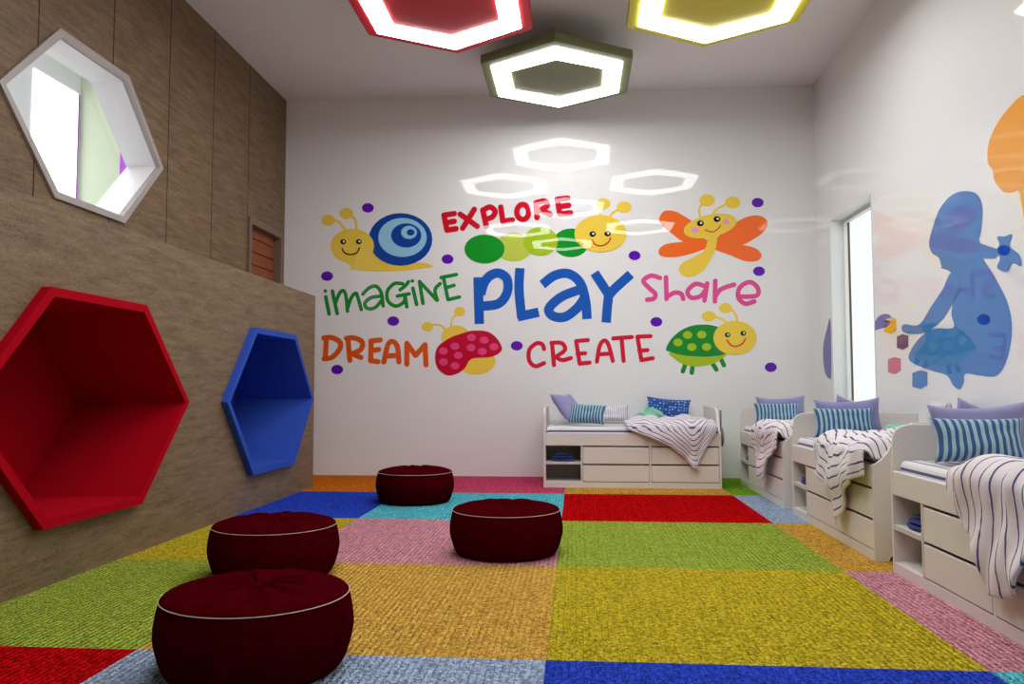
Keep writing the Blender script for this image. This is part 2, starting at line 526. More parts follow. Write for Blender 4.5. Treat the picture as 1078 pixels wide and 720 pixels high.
class Sticker:
    """flat vinyl shapes on one wall; every part is a mesh of its own"""
    def __init__(self, name, label, cat, at, wall=wall_b, T=(1, 0, 0), group=None):
        self.wall = wall; self.T = T
        self.org = wall(*self._t(at))
        self.root = thing(name, label, cat, self.org, group)
    def _t(self, p):
        k, ox, oy = self.T
        return (ox+p[0]/k, oy+p[1]/k)
    def poly(self, part, pts, c, l=0, smooth=True, parent=None, bm=None):
        pts = [self._t(p) for p in pts]
        if smooth: pts = [tuple(v) for v in catmull(pts, True)]
        new = bm is None
        if new: bm = bmesh.new()
        add_poly(bm, [self.wall(p[0], p[1], l) for p in pts])
        return link(part, bm, VM[c], parent or self.root, self.org) if new else None
    def ell_pts(self, cx, cy, rx, ry, rot=0, n=28):
        cr, sr = math.cos(rot), math.sin(rot)
        return [(cx+rx*math.cos(2*math.pi*i/n)*cr-ry*math.sin(2*math.pi*i/n)*sr, cy+rx*math.cos(2*math.pi*i/n)*sr+ry*math.sin(2*math.pi*i/n)*cr) for i in range(n)]
    def ell(self, part, cx, cy, rx, ry, c, l=0, rot=0, parent=None):
        return self.poly(part, self.ell_pts(cx, cy, rx, ry, rot), c, l, False, parent)
    def strokes(self, part, paths, wd, c, l=0, parent=None, cap=True, balls=()):
        bm = bmesh.new(); l0 = l; step = .004
        hw = wd/2
        for q in paths:
            P = [Vector(self._t(p)) for p in q]
            P = catmull(P) if len(P) > 2 else P
            L = []; Rr = []
            for i, p in enumerate(P):
                d = (P[min(i+1, len(P)-1)]-P[max(i-1, 0)])
                d = d.normalized() if d.length > 0 else Vector((1, 0))
                n = Vector((-d.y, d.x))*hw
                L.append(p+n); Rr.append(p-n)
            for i in range(len(P)-1):
                l += step
                add_poly(bm, [self.wall(v.x, v.y, l) for v in (L[i], L[i+1], Rr[i+1], Rr[i])])
            if cap:
                for p in (P[0], P[-1]):
                    l += step
                    add_poly(bm, [self.wall(p.x+hw*math.cos(k*math.pi/8), p.y+hw*math.sin(k*math.pi/8), l) for k in range(16)])
        for (x, y, r) in balls:
            l += step
            x, y = self._t((x, y))
            add_poly(bm, [self.wall(x+r*math.cos(k*math.pi/10), y+r*math.sin(k*math.pi/10), l) for k in range(20)])
        return link(part, bm, VM[c], parent or self.root, self.org)
    def eye(self, cx, cy, rx, ry, l):
        e = self.ell('eye', cx, cy, rx, ry, 'black', l)
        self.ell('eye_glint', cx+rx*.2, cy-ry*.1, rx*.34, ry*.36, 'white', l+1, parent=e)

MUR = 'mural stickers on the far wall'
# --- words
def word(name, label, c, wd, T, letters, cap=True):
    xs = [p[0] for lt in letters for q in lt for p in q]; ys = [p[1] for lt in letters for q in lt for p in q]
    s = Sticker(name, label, 'wall lettering', (sum(xs)/len(xs), max(ys)), T=T, group='words of the mural')
    for lt in letters:
        dots = [(q[0][0], q[0][1], wd*.5) for q in lt if len(q) == 1]
        s.strokes('letter', [q for q in lt if len(q) > 1], wd, c, 0, cap=cap, balls=dots)
def ring(cx, cy, rx, ry, n=12):
    return [(cx+rx*math.cos(2*math.pi*i/n), cy+ry*math.sin(2*math.pi*i/n)) for i in range(n+1)]
word('explore_lettering', 'red wall lettering EXPLORE above the caterpillar', 'red', 6.0, (5.39, 460, 200), [
    [[(40, 143), (57, 228)], [(40, 143), (98, 134)], [(48, 187), (98, 178)], [(57, 228), (108, 220)]],
    [[(132, 138), (228, 206)], [(212, 110), (146, 217)]],
    [[(260, 114), (280, 205)], [(260, 116), (300, 97), (330, 120), (315, 152), (272, 168)]],
    [[(362, 97), (374, 178)], [(374, 178), (428, 170)]],
    [ring(487, 125, 34, 42)],
    [[(562, 73), (568, 157)], [(562, 73), (610, 63), (625, 90), (575, 118)], [(588, 115), (643, 137)]],
    [[(683, 52), (697, 136)], [(683, 52), (742, 46)], [(690, 95), (747, 87)], [(697, 136), (758, 130)]]])
word('imagine_lettering', 'green wall lettering IMAGINE below the snail', 'green', 3.9, (6, 330, 280), [
    [[(78, 195), (99, 303)], [(75, 158)]],
    [[(120, 158), (150, 300)], [(137, 240), (165, 172), (192, 157), (207, 200), (215, 285)], [(214, 270), (240, 200), (268, 172), (283, 205), (302, 275)]],
    [[(312, 178), (350, 140), (395, 128), (428, 170), (440, 252)], [(428, 190), (365, 200), (325, 235), (342, 268), (390, 262), (433, 215)]],
    [[(600, 100), (580, 125), (548, 150)], [(562, 112), (510, 112), (467, 160), (472, 222), (520, 253), (570, 228), (580, 185)], [(530, 190), (605, 176)], [(578, 183), (590, 258)]],
    [[(628, 140), (652, 243)], [(625, 95)]],
    [[(670, 98), (692, 236)], [(670, 98), (780, 216)], [(782, 216), (768, 150), (800, 112)]],
    [[(822, 76), (850, 213)], [(807, 73), (903, 54)], [(836, 138), (888, 122)], [(850, 213), (922, 196)]]])
word('play_lettering', 'large blue wall lettering PLAY in the middle of the mural', 'play', 10.0, (5.39, 480, 270), [
    [[(125, 118), (133, 383)], [(140, 215), (160, 150), (195, 108), (245, 95), (290, 130), (290, 205), (240, 268), (135, 283)]],
    [[(363, 66), (358, 190), (374, 352)], [(350, 342), (470, 316)]],
    [[(490, 160), (560, 108), (640, 98), (705, 150), (735, 250), (744, 355)], [(712, 185), (600, 228), (528, 295), (552, 338), (620, 342), (690, 290), (728, 235)]],
    [[(786, 92), (870, 222)], [(992, 100), (880, 205), (862, 260), (852, 375)]]], cap=False)
word('share_lettering', 'pink wall lettering Share below the dragonfly', 'pink', 4.9, (5.54, 660, 200), [
    [[(192, 513), (140, 500), (96, 530), (130, 572), (165, 605), (157, 633), (118, 640)]],
    [[(228, 510), (231, 635)], [(231, 625), (275, 600), (315, 605), (328, 635)]],
    [[(458, 562), (400, 548), (354, 590), (375, 628), (430, 618), (463, 575)], [(468, 545), (452, 645)]],
    [[(515, 530), (513, 650)], [(515, 622), (550, 578), (625, 552)]],
    [[(655, 622), (755, 616), (762, 570), (715, 537), (658, 570), (650, 628), (690, 663), (742, 650)]]])
word('dream_lettering', 'orange wall lettering DREAM at the lower left of the mural', 'orange', 5.5, (6, 330, 280), [
    [[(82, 455), (75, 580)], [(66, 455), (115, 452), (165, 478), (168, 520), (120, 575), (68, 586)]],
    [[(218, 455), (230, 596)], [(208, 457), (260, 455), (308, 480), (298, 528), (240, 556)], [(245, 555), (300, 578)]],
    [[(365, 475), (361, 598)], [(362, 474), (422, 467)], [(362, 535), (412, 527)], [(361, 598), (408, 604)]],
    [[(445, 606), (470, 500), (500, 477), (530, 510), (540, 606)], [(458, 568), (530, 565)]],
    [[(590, 620), (590, 488)], [(590, 488), (645, 565)], [(645, 565), (705, 497)], [(705, 497), (711, 625)]]])
word('create_lettering', 'cherry red wall lettering CREATE between the ladybird and the turtle', 'cherry', 4.5, (5.39, 480, 270), [
    [[(500, 525), (488, 497), (455, 494), (417, 530), (416, 590), (450, 622), (500, 605)]],
    [[(545, 490), (556, 616)], [(542, 490), (600, 492), (618, 530), (562, 572)], [(572, 574), (605, 588), (652, 576)]],
    [[(682, 482), (702, 608)], [(682, 480), (748, 474)], [(690, 552), (733, 549)], [(702, 608), (758, 602)]],
    [[(800, 596), (815, 510), (840, 477), (865, 500), (890, 592)], [(812, 555), (878, 551)]],
    [[(940, 465), (951, 592)], [(893, 465), (998, 457)]],
    [[(1030, 457), (1052, 588)], [(1030, 455), (1104, 452)], [(1040, 535), (1086, 531)], [(1052, 588), (1116, 577)]]])
# --- dots
for px, py, where in ((387.3, 218.8, 'above the snail'), (344.4, 290.7, 'below the snail, left of the green lettering'), (471.2, 272.8, 'between the snail and the caterpillar'),
                      (414, 338, 'between the green and orange lettering'), (355, 389, 'below the orange lettering'), (544, 364, 'between the ladybird and the cherry red lettering'),
                      (668, 269, 'right of the caterpillar head'), (797.6, 213.3, 'above the right wing of the dragonfly'), (799, 285.5, 'below the dragonfly, above the last pink letter'),
                      (691, 338.8, 'between the pink and cherry red lettering'), (811.4, 386.6, 'right of the turtle, lowest on the right')):
    bm = bmesh.new()
    add_poly(bm, [wall_b(px+6.3*math.cos(k*math.pi/14), py+5.0*math.sin(k*math.pi/14)) for k in range(28)])
    tag(link('dot_sticker', bm, VM['violet'], None, wall_b(px, py)), 'violet dot sticker '+where, 'wall sticker', 'violet dots of the mural')
# --- snail
s = Sticker('snail_sticker', 'snail wall sticker with blue spiral shell and smiling yellow head', 'wall sticker', (500, 610), T=(7.2, 330, 200), group=MUR)
s.poly('body', [(180, 500), (285, 575), (275, 600), (400, 615), (600, 617), (780, 602), (905, 582), (820, 550), (700, 560), (560, 545), (470, 470), (330, 430)], 'yellow', 0)
sh = s.ell('shell', 660, 375, 242, 200, 'navy', 1)
for i, a in enumerate(((675, 360, 184, 148, 'sky'), (703, 345, 115, 92, 'navy'), (725, 322, 60, 50, 'sky'), (737, 322, 30, 24, 'navy'))):
    s.ell('shell_ring', *a, l=2+i, parent=sh)
s.ell('head', 295, 425, 165, 132, 'yellow', 2)
for ball, st in (((112, 230, 51, 42), [(150, 232), (190, 240), (245, 305)]), ((250, 180, 52, 42), [(295, 200), (322, 240), (325, 300)])):
    a = s.strokes('antenna', [st], 2.6, 'yellow', 0)
    s.ell('antenna_tip', *ball, c='yellow', l=1, parent=a)
s.eye(226, 393, 22, 20, 3); s.eye(345, 393, 22, 20, 3)
s.strokes('smile', [[(218, 445), (240, 478), (285, 490), (330, 475), (350, 440)]], 1.5, 'black', 3)
# --- caterpillar
s = Sticker('caterpillar_sticker', 'green segmented caterpillar wall sticker with yellow smiling head', 'wall sticker', (600, 410), T=(5.39, 460, 200), group=MUR)
for i, a in enumerate(((760, 300, 102, 82, 'grass'), (435, 325, 104, 82, 'lime'), (588, 292, 98, 83, 'olive'))):
    s.ell('segment', *a, l=i)
s.ell('segment', 270, 335, 114, 82, 'grass', 3)
s.ell('head', 928, 248, 148, 106, 'yellow', 4)
for ball, st in (((945, 78, 40, 32), [(925, 160), (930, 120), (945, 95)]), ((1062, 97, 42, 32), [(975, 160), (1000, 128), (1055, 100)])):
    a = s.strokes('antenna', [st], 2.6, 'yellow', 0)
    s.ell('antenna_tip', *ball, c='yellow', l=1, parent=a)
s.eye(883, 250, 18, 16, 5); s.eye(968, 248, 18, 16, 5)
s.strokes('smile', [[(880, 285), (900, 310), (935, 317), (970, 300), (985, 272)]], 1.5, 'smile', 5)
# --- dragonfly
s = Sticker('dragonfly_sticker', 'dragonfly wall sticker with four orange wings and yellow body', 'wall sticker', (490, 500), T=(5.54, 660, 200), group=MUR)
for li, q in enumerate(([(188, 165), (215, 125), (270, 122), (330, 150), (400, 200), (440, 270), (470, 300), (440, 325), (330, 302), (250, 245), (200, 200)],
          [(480, 290), (350, 300), (230, 315), (185, 350), (200, 385), (280, 392), (380, 370), (480, 330)],
          [(510, 300), (590, 220), (680, 165), (760, 148), (818, 178), (808, 230), (750, 280), (660, 325), (550, 340)],
          [(505, 310), (560, 300), (660, 318), (750, 340), (785, 380), (760, 413), (690, 415), (600, 380), (510, 345)])):
    s.poly('wing', q, 'coral', li*.5)
s.poly('body', [(470, 250), (522, 250), (520, 330), (492, 400), (445, 470), (380, 505), (325, 498), (302, 460), (330, 422), (400, 385), (452, 350), (468, 300)], 'yellow', 2)
s.ell('head', 485, 210, 158, 66, 'yellow', 3, -.22)
for ball, st in (((468, 60, 46, 36), [(425, 150), (422, 110), (440, 80)]), ((617, 73, 45, 35), [(500, 150), (520, 115), (590, 78)])):
    a = s.strokes('antenna', [st], 2.4, 'yellow', 0)
    s.ell('antenna_tip', *ball, c='yellow', l=1, parent=a)
s.ell('cheek', 397, 235, 25, 18, 'blush', 4); s.ell('cheek', 577, 187, 21, 17, 'blush', 4)
s.eye(428, 195, 20, 17, 4); s.eye(525, 170, 20, 17, 4)
s.strokes('smile', [[(455, 232), (495, 245), (530, 228), (545, 205)]], 1.1, 'smile', 4)
# --- ladybird
s = Sticker('ladybird_sticker', 'ladybird wall sticker with spotted crimson wings beside the orange lettering', 'wall sticker', (490, 395), group=MUR)
s.ell('body', 503, 382, 19, 12.5, 'yellow', 0, -.15)
s.ell('head', 480, 355, 15.5, 12.5, 'yellow', 0)
s.poly('wings', [(458, 377), (461, 365), (473, 356), (486, 351), (498, 348), (513, 349), (523, 356), (528.5, 368), (518, 375.5), (500, 377), (494, 380), (489, 388), (480, 394), (470, 395), (461, 388)], 'crimson', 1)
for x, y in ((466.7, 369.5), (479, 364.5), (482.5, 374), (467, 381), (479, 385), (496.3, 355.3), (509.7, 358), (520, 365), (507.8, 370), (495.8, 366)):
    s.ell('spot', x, y, 4.6, 3.8, 'rose', 2)
for ball, st in (((450, 344, 6, 5), [(455, 342), (463, 342.3), (469, 347)]), ((484, 328, 5.8, 5), [(481, 331), (476, 336), (475, 344)])):
    a = s.strokes('antenna', [st], 2.0, 'yellow', 0)
    s.ell('antenna_tip', *ball, c='yellow', l=1, parent=a)
# --- turtle
s = Sticker('turtle_sticker', 'green turtle wall sticker with spotted shell and yellow smiling head', 'wall sticker', (560, 570), T=(6.74, 660, 310), group=MUR)
for q in ([(412, 500), (397, 545)], [(465, 515), (460, 555)], [(608, 490), (634, 532)], [(668, 460), (688, 502)]):
    s.strokes('leg', [q], 4.8, 'green', 0)
s.poly('belly', [(305, 410), (340, 458), (400, 495), (500, 512), (600, 495), (665, 462), (700, 415), (520, 400)], 'olive', 1)
shl = s.poly('shell', [(276, 388), (318, 310), (400, 245), (500, 215), (620, 222), (690, 270), (700, 410), (620, 437), (520, 441), (400, 431), (310, 408)], 'green', 2)
for x, y in ((430, 287), (530, 285), (362, 340), (460, 373), (565, 372)):
    s.ell('shell_spot', x, y, 33, 27, 'olive', 3, parent=shl)
s.ell('head', 767, 308, 154, 122, 'yellow', 3)
for ball, st in (((580, 155, 51, 37), [(625, 158), (680, 178), (720, 215)]), ((700, 97, 47, 36), [(740, 105), (770, 140), (788, 200)])):
    a = s.strokes('antenna', [st], 2.4, 'yellow', 0)
    s.ell('antenna_tip', *ball, c='yellow', l=1, parent=a)
s.eye(713, 287, 20, 17, 4); s.eye(825, 275, 20, 17, 4)
s.strokes('smile', [[(710, 325), (735, 357), (770, 368), (815, 352), (840, 315)]], 1.5, 'smile', 4)

# --- silhouettes on the window wall
Tm = (3.13, 920, 190)
MR = 'stickers on the window wall'
s = Sticker('girl_sticker', 'blue wall sticker of a sitting girl with a bow', 'wall sticker', (300, 685), wall_r, Tm, MR)
b = s.poly('body', [(222, 285), (255, 306), (262, 380), (256, 440), (262, 485), (200, 488), (155, 515), (122, 560), (120, 595), (185, 625), (240, 642), (262, 675), (284, 688), (297, 665), (302, 637), (345, 642), (400, 645), (430, 612), (450, 545), (455, 470), (440, 400), (408, 335), (375, 280), (345, 245), (290, 262)], 'figure', 0)
s.poly('hair', [(300, 35), (340, 45), (358, 90), (354, 160), (348, 200), (375, 215), (408, 228), (402, 255), (360, 256), (330, 258), (270, 285), (228, 286), (215, 255), (192, 238), (183, 205), (196, 150), (220, 90), (258, 48)], 'figure', 1)
s.poly('arm', [(255, 305), (285, 340), (262, 400), (222, 462), (170, 500), (125, 505), (95, 496), (100, 474), (150, 474), (190, 415), (228, 358)], 'figure', 2)
bw = s.poly('bow', [(408, 186), (432, 184), (456, 178), (449, 215), (480, 245), (487, 282), (458, 272), (440, 300), (408, 288), (417, 255), (400, 235), (415, 212)], 'figure', 2)
s.ell('bow_knot', 430, 230, 20, 18, 'knot', 3, parent=bw)
s.ell('button', 362, 458, 22, 19, 'knot', 1)
def block(c, cx, cy, hw, hh, label):
    q = Sticker('toy_block_sticker', label, 'wall sticker', (cx, cy+hh), wall_r, Tm, 'toy block stickers on the window wall')
    q.poly('block_face', [(cx-hw, cy-hh*.7), (cx, cy-hh), (cx+hw, cy-hh*.8), (cx+hw, cy+hh*.6), (cx+hw*.1, cy+hh), (cx-hw, cy+hh*.75)], c, 0, False)
    q.poly('block_top', [(cx-hw*.9, cy-hh*.7), (cx, cy-hh*.95), (cx+hw*.9, cy-hh*.78), (cx, cy-hh*.5)], c, 1, False)
block('plum', 95, 532, 19, 26, 'plum toy block sticker in the hand of the blue girl')
block('salmon', 68, 610, 21, 29, 'salmon pink toy block sticker between the window and the blue girl')
block('figure', 152, 656, 25, 31, 'blue toy block sticker below the knees of the blue girl')
block('amber', 54, 478, 20, 28, 'amber toy block sticker in the purple hand beside the window')
s = Sticker('child_sticker', 'purple silhouette wall sticker of a child cut by the window', 'wall sticker', (-160, 640), wall_r, Tm, MR)
s.poly('back', [(-143, 462), (-155, 490), (-166, 540), (-166, 600), (-158, 640), (-146, 652), (-140, 640)], 'purple', 0)
s.poly('hand', [(2, 470), (20, 445), (45, 440), (60, 455), (45, 480), (22, 488), (4, 492)], 'purple', 0)
s = Sticker('orange_figure_sticker', 'orange figure wall sticker with wavy lower edge at the right', 'wall sticker', (520, 80), wall_r, Tm, MR)
s.poly('hair', [(500, -285), (450, -245), (405, -185), (378, -120), (376, -60), (392, -35), (398, 0), (425, 35), (455, 40), (490, 30), (530, 60), (590, 80), (640, 40), (680, -40), (690, -140), (650, -230), (580, -285)], 'tangerine', 0)
s.poly('neck', [(480, 10), (482, 50), (490, 95), (500, 140), (530, 140), (560, 90), (560, 10)], 'amber', -.5)

# ------------------------------------------------------------------ storage beds
BL, BW = 1.13, .62
BWHITE = plain('white_lacquer_furniture', (.74, .70, .645, 1), .45, .35, .03)
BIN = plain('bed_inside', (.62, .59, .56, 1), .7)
def end_profile(kind):
    if kind == 'head':
        top = [(0, .345), (.006, .42), (.010, .475), (.025, .497), (.055, .508), (.13, .512), (BW, .512)]
    else:
        top = [(0, .352), (.025, .366), (.055, .398), (.078, .440), (.10, .478), (.14, .502), (.20, .510), (BW, .512)]
    return top
def end_panel(bm, kind, x0, x1):
    top = [tuple(v) for v in catmull(end_profile(kind), False, 5)]
    pts = [(0, 0), (.05, 0), (.06, .018), (BW-.06, .018), (BW-.05, 0), (BW, 0)] + top[::-1]
    add_prism(bm, [(x0, y, z) for y, z in pts], [(x1, y, z) for y, z in pts])
def make_bed(label):
    t = thing('storage_bed', label, 'bed', (0, 0, 0), 'white storage beds')
    th = .014
    bm = bmesh.new(); end_panel(bm, 'head', 0, th); bevel(link('headboard', recalc(bm), BWHITE, t), .003)
    bm = bmesh.new(); end_panel(bm, 'foot', BL-th, BL); bevel(link('footboard', recalc(bm), BWHITE, t), .003)
    bevel(link('front_rail', box(th, BL-th, .002, .02, .268, .350), BWHITE, t), .003)
    link('plinth', box(th, BL-th, .002, .02, 0, .036), BWHITE, t)
    link('back_rail', box(th, BL-th, BW-.015, BW, .02, .40), BWHITE, t)
    link('bed_base', box(th, BL-th, .02, BW-.015, .288, .302), BIN, t)
    bm = bmesh.new()                                        # open shelf unit: divider, shelf, floor and back
    add_box(bm, .240, .254, .002, .32, .036, .268)
    add_box(bm, th, .240, .002, .32, .149, .165)
    add_box(bm, th, .240, .02, .32, .030, .040)
    add_box(bm, th, .254, .32, .33, .036, .288)
    link('shelf_unit', bm, BIN, t)
    link('divider', box(.676, .690, .003, .40, .036, .268), BWHITE, t)
    for x0, x1 in ((.256, .674), (.692, BL-th-.002)):
        for z0, z1 in ((.040, .143), (.153, .259)):
            bm = bmesh.new()
            add_box(bm, x0, x1, .002, .016, z0, z1)
            d = bevel(link('drawer', bm, BWHITE, t), .002)
            bm = bmesh.new()
            add_box(bm, x0+.02, x1-.02, .016, .40, z0+.01, z1-.03)
            link('drawer_box', bm, BIN, d)
    return t

SHEET = striped('white_sheet_thin_navy_stripes', rgb(224, 220, 222), rgb(62, 70, 128), 11.5, .2, 'Object', 1, fall=True)
DUVET = striped('white_duvet_navy_stripes', rgb(226, 216, 218), rgb(66, 72, 124), 15, .15, 'UV', 0, .02)
DUVET2 = striped('white_duvet_cross_stripes', rgb(228, 220, 222), rgb(64, 70, 118), 17, .17, 'UV', 1, .03)
DUVETB = striped('white_duvet_close_stripes', rgb(226, 218, 222), rgb(80, 84, 136), 17, .22, 'UV', 1, .012)
PURPLE = fabric('lilac_linen', rgb(140, 137, 180), .9, .3, .12)
TEALS = striped('teal_navy_stripes', rgb(150, 190, 194), rgb(64, 86, 140), 12, .5, 'UV', 0)
MINT = fabric('mint_wool', rgb(132, 196, 166), .95, .3, .12)
WSTR = striped('white_grey_stripes', rgb(222, 218, 222), rgb(130, 130, 160), 15, .2, 'UV', 0)
NAVYC = fabric('navy_cotton', rgb(34, 50, 120), .9, .2, .3)
GREYF = fabric('grey_felt', rgb(126, 124, 134), .9, .2, .15)
def spotted():
    m, nt, b = base_mat('blue_cotton_pale_print', rgb(44, 84, 160), .9, .2)
    v = coords(nt, (1, .5, 1), 'UV')
    vo = nt.nodes.new('ShaderNodeTexVoronoi'); vo.inputs['Scale'].default_value = 14; vo.inputs['Randomness'].default_value = .35
    nt.links.new(v, vo.inputs['Vector'])
    nt.links.new(mix_color(nt, math_node(nt, 'LESS_THAN', vo.outputs['Distance'], .26), rgb(44, 84, 160), rgb(170, 196, 224)), b.inputs['Base Color'])
    return m
PRINT = spotted()

def grid_mesh(f, nu, nv, closed=False):
    """a grid surface with uv; f(u, v) -> point"""
    bm = bmesh.new()
    uvl = bm.loops.layers.uv.new('uv')
    V = [[bm.verts.new(f(i/nu, j/nv)) for j in range(nv+1)] for i in range(nu+1)]
    for i in range(nu):
        for j in range(nv):
            fc = bm.faces.new((V[i][j], V[i+1][j], V[i+1][j+1], V[i][j+1]))
            for lp, (a, b) in zip(fc.loops, ((i, j), (i+1, j), (i+1, j+1), (i, j+1))):
                lp[uvl].uv = (a/nu, b/nv)
    return bm

def pillow_mesh(w, h, t, seed=0, sag=.06):
    """a cushion standing in its own x-z plane, z up from its lower edge"""
    bm = bmesh.new(); uvl = bm.loops.layers.uv.new('uv')
    nu, nv = 22, 16
    def pt(u, v, side):
        a, b = 2*u-1, 2*v-1
        x = a*w/2*(1-.09*(1-b*b)*abs(a)); z = b*h/2*(1-sag*2*(1-a*a)*abs(b))
        puff = max(0, (1-a**4)*(1-b**4))**.55
        n = noise.noise(Vector((a*1.7+seed*3.1, b*1.7, side+seed)))*.25
        return Vector((x, side*t/2*puff*(1+n), z+h/2))
    G = {}
    for sd in (1, -1):
        for i in range(nu+1):
            for j in range(nv+1):
                edge = i in (0, nu) or j in (0, nv)
                if edge and sd == -1: G[i, j, -1] = G[i, j, 1]; continue
                G[i, j, sd] = bm.verts.new(pt(i/nu, j/nv, sd))
    for sd in (1, -1):
        for i in range(nu):
            for j in range(nv):
                q = [(i, j), (i+1, j), (i+1, j+1), (i, j+1)]
                if sd == 1: q = q[::-1]
                fc = bm.faces.new([G[a, b, sd] for a, b in q])
                for lp, (a, b) in zip(fc.loops, q): lp[uvl].uv = (a/nu, b/nv)
    return bm

BED = {}                                                  # placement of each bed: origin and turn
def at(bed, x, y, z):
    o, rz = BED[bed]
    c, s = math.cos(rz), math.sin(rz)
    return Vector((o[0]+x*c-y*s, o[1]+x*s+y*c, o[2]+z))
def cushion(bed, name, label, w, h, t, m, x, y, z, rot, seed, group, sag=.06):
    """rot: Euler degrees (lean, roll, turn) in the bed's own axes"""
    o = link(name, pillow_mesh(w, h, t, seed, sag), m, None, (0, 0, 0), True)
    o.location = at(bed, x, y, z)*S
    o.rotation_mode = 'XYZ'
    lean, roll, turn = (R_(a) for a in rot)
    o.rotation_euler = (Matrix.Rotation(BED[bed][1]+turn, 3, 'Z') @ Matrix.Rotation(lean, 3, 'X') @ Matrix.Rotation(roll, 3, 'Y')).to_euler()
    return tag(o, label, 'pillow', group)

ZT = .388                                                  # top of the mattress
def mattress(bed, label):
    bm = bmesh.new()
    add_box(bm, .016, BL-.052, .024, BW-.017, .303, ZT)
    o = link('mattress', bm, SHEET, None, (0, 0, 0))
    o.location = at(bed, 0, 0, 0)*S; o.rotation_euler = (0, 0, BED[bed][1])
    bevel(o, .02, 4)
    tag(o, label, 'mattress', 'striped mattresses')

def duvet(bed, name, label, x0, x1, ytop, prof, m, seed, nu=60, nv=44, fold=.010):
    """a quilt lying on the mattress and falling over the front rail; prof: (local x, z of the hanging hem)"""
    px = [p[0] for p in prof]
    def hem(x):
        for (a, za), (b, zb) in zip(prof, prof[1:]):
            if x <= b: return za+(zb-za)*max(0, (x-a))/(b-a)
        return prof[-1][1]
    def f(u, v):
        x = x0+(x1-x0)*u
        yb = ytop(u)
        edge = min(1, min(u, (1-u)*2)*7); edge = edge*edge*(3-2*edge)
        r = .016+.029*edge
        ztp = ZT+.012+.018*edge
        Lt = yb-(-.014)-r+0.0
        arc = r*math.pi/2
        Lh = max(0.0, ztp-r-hem(x))
        s = v*(Lt+arc+Lh)
        nz = noise.fractal(Vector((x*9+seed, s*7, seed)), 1.0, 2.0, 3)
        wv = math.sin(x*62+s*14+3*noise.noise(Vector((x*5, s*5, seed))))
        pf = .5+.5*math.sin(x*27+seed)
        d = fold*(1.0*nz+.75*wv)+.020*pf+.012*math.sin(s*24+x*11+seed)
        d *= .2+.8*edge
        if s < Lt:
            y, z, n = yb-s, ztp, Vector((0, 0, 1))
        elif s < Lt+arc:
            a = (s-Lt)/r
            y, z = -.014-r*math.sin(a)+r, ztp-r+r*math.cos(a)
            y = -.014+r-r*math.sin(a)-0.0
            n = Vector((0, -math.sin(a), math.cos(a)))
        else:
            y, z, n = -.014, ztp-r-(s-Lt-arc), Vector((0, -1, 0))
        k = 1.0 if n.z > .5 else 1.0
        p = Vector((x, y, z))+n*(d*k*.8+.006)
        hang = max(0, s-Lt-arc)
        p.x = min(p.x+hang*.10*math.sin(x*20+seed), 1.106)
        if s < Lt:
            if p.z < ZT+.008: p.z = ZT+.008
            t = min(1, max(0, (x-1.084)/.02)); p.z -= .040*t*t*(3-2*t)     # the end tucks down inside the footboard
        elif p.z < .37: p.y = min(p.y, -.014)
        else: p.z = max(p.z, ZT+.006); p.y = min(p.y, .02)
        return p
    o = link(name, grid_mesh(f, nu, nv), m, None, (0, 0, 0), True)
    o.location = at(bed, 0, 0, 0)*S; o.rotation_euler = (0, 0, BED[bed][1])
    md = o.modifiers.new('thick', 'SOLIDIFY'); md.thickness = .012*S; md.offset = -1
    md = o.modifiers.new('sub', 'SUBSURF'); md.levels = 1; md.render_levels = 1
    return tag(o, label, 'blanket', 'striped blankets on the beds')

def heap(bed, name, label, x0, x1, y0, y1, h, m, seed):
    """a crumpled throw lying in a heap"""
    def f(u, v):
        a, b = 2*u-1, 2*v-1
        e = max(0, (1-a*a)*(1-b*b))**.5
        n = noise.fractal(Vector((a*2+seed, b*2.4, seed)), 1, 2, 3)
        rid = .5+.5*math.sin(a*5+b*3+seed)
        return Vector((x0+(x1-x0)*u+.02*math.sin(b*4), y0+(y1-y0)*v+.02*math.sin(a*5), ZT+.004+h*e*(.75+.35*n+.25*rid)))
    o = link(name, grid_mesh(f, 28, 20), m, None, (0, 0, 0), True)
    o.location = at(bed, 0, 0, 0)*S; o.rotation_euler = (0, 0, BED[bed][1])
    return tag(o, label, 'throw', 'mint throws')

def folded(bed, label):
    t = thing('folded_cloth', label, 'cloth', at(bed, .125, .075, .1655), 'navy cloths in the bed shelves', BED[bed][1])
    for i, (sx, sy, z0, z1) in enumerate(((.082, .06, 0, .018), (.074, .055, .018, .034), (.05, .04, .034, .050))):
        def f(u, v, sx=sx, sy=sy, z0=z0, z1=z1, i=i):
            a = 2*math.pi*u; b = math.pi*v
            q = lambda c, k: math.copysign(abs(c)**k, c)
            n = 1+.12*noise.noise(Vector((3*math.cos(a)+i, 3*math.sin(a), b)))
            return Vector((sx*q(math.cos(a), .7)*math.sin(b)**.5*n, sy*q(math.sin(a), .7)*math.sin(b)**.5*n, (z0+z1)/2-(z1-z0)/2*math.cos(b)))
        link('fold', grid_mesh(f, 20, 8), NAVYC, t, (0, 0, 0), True)

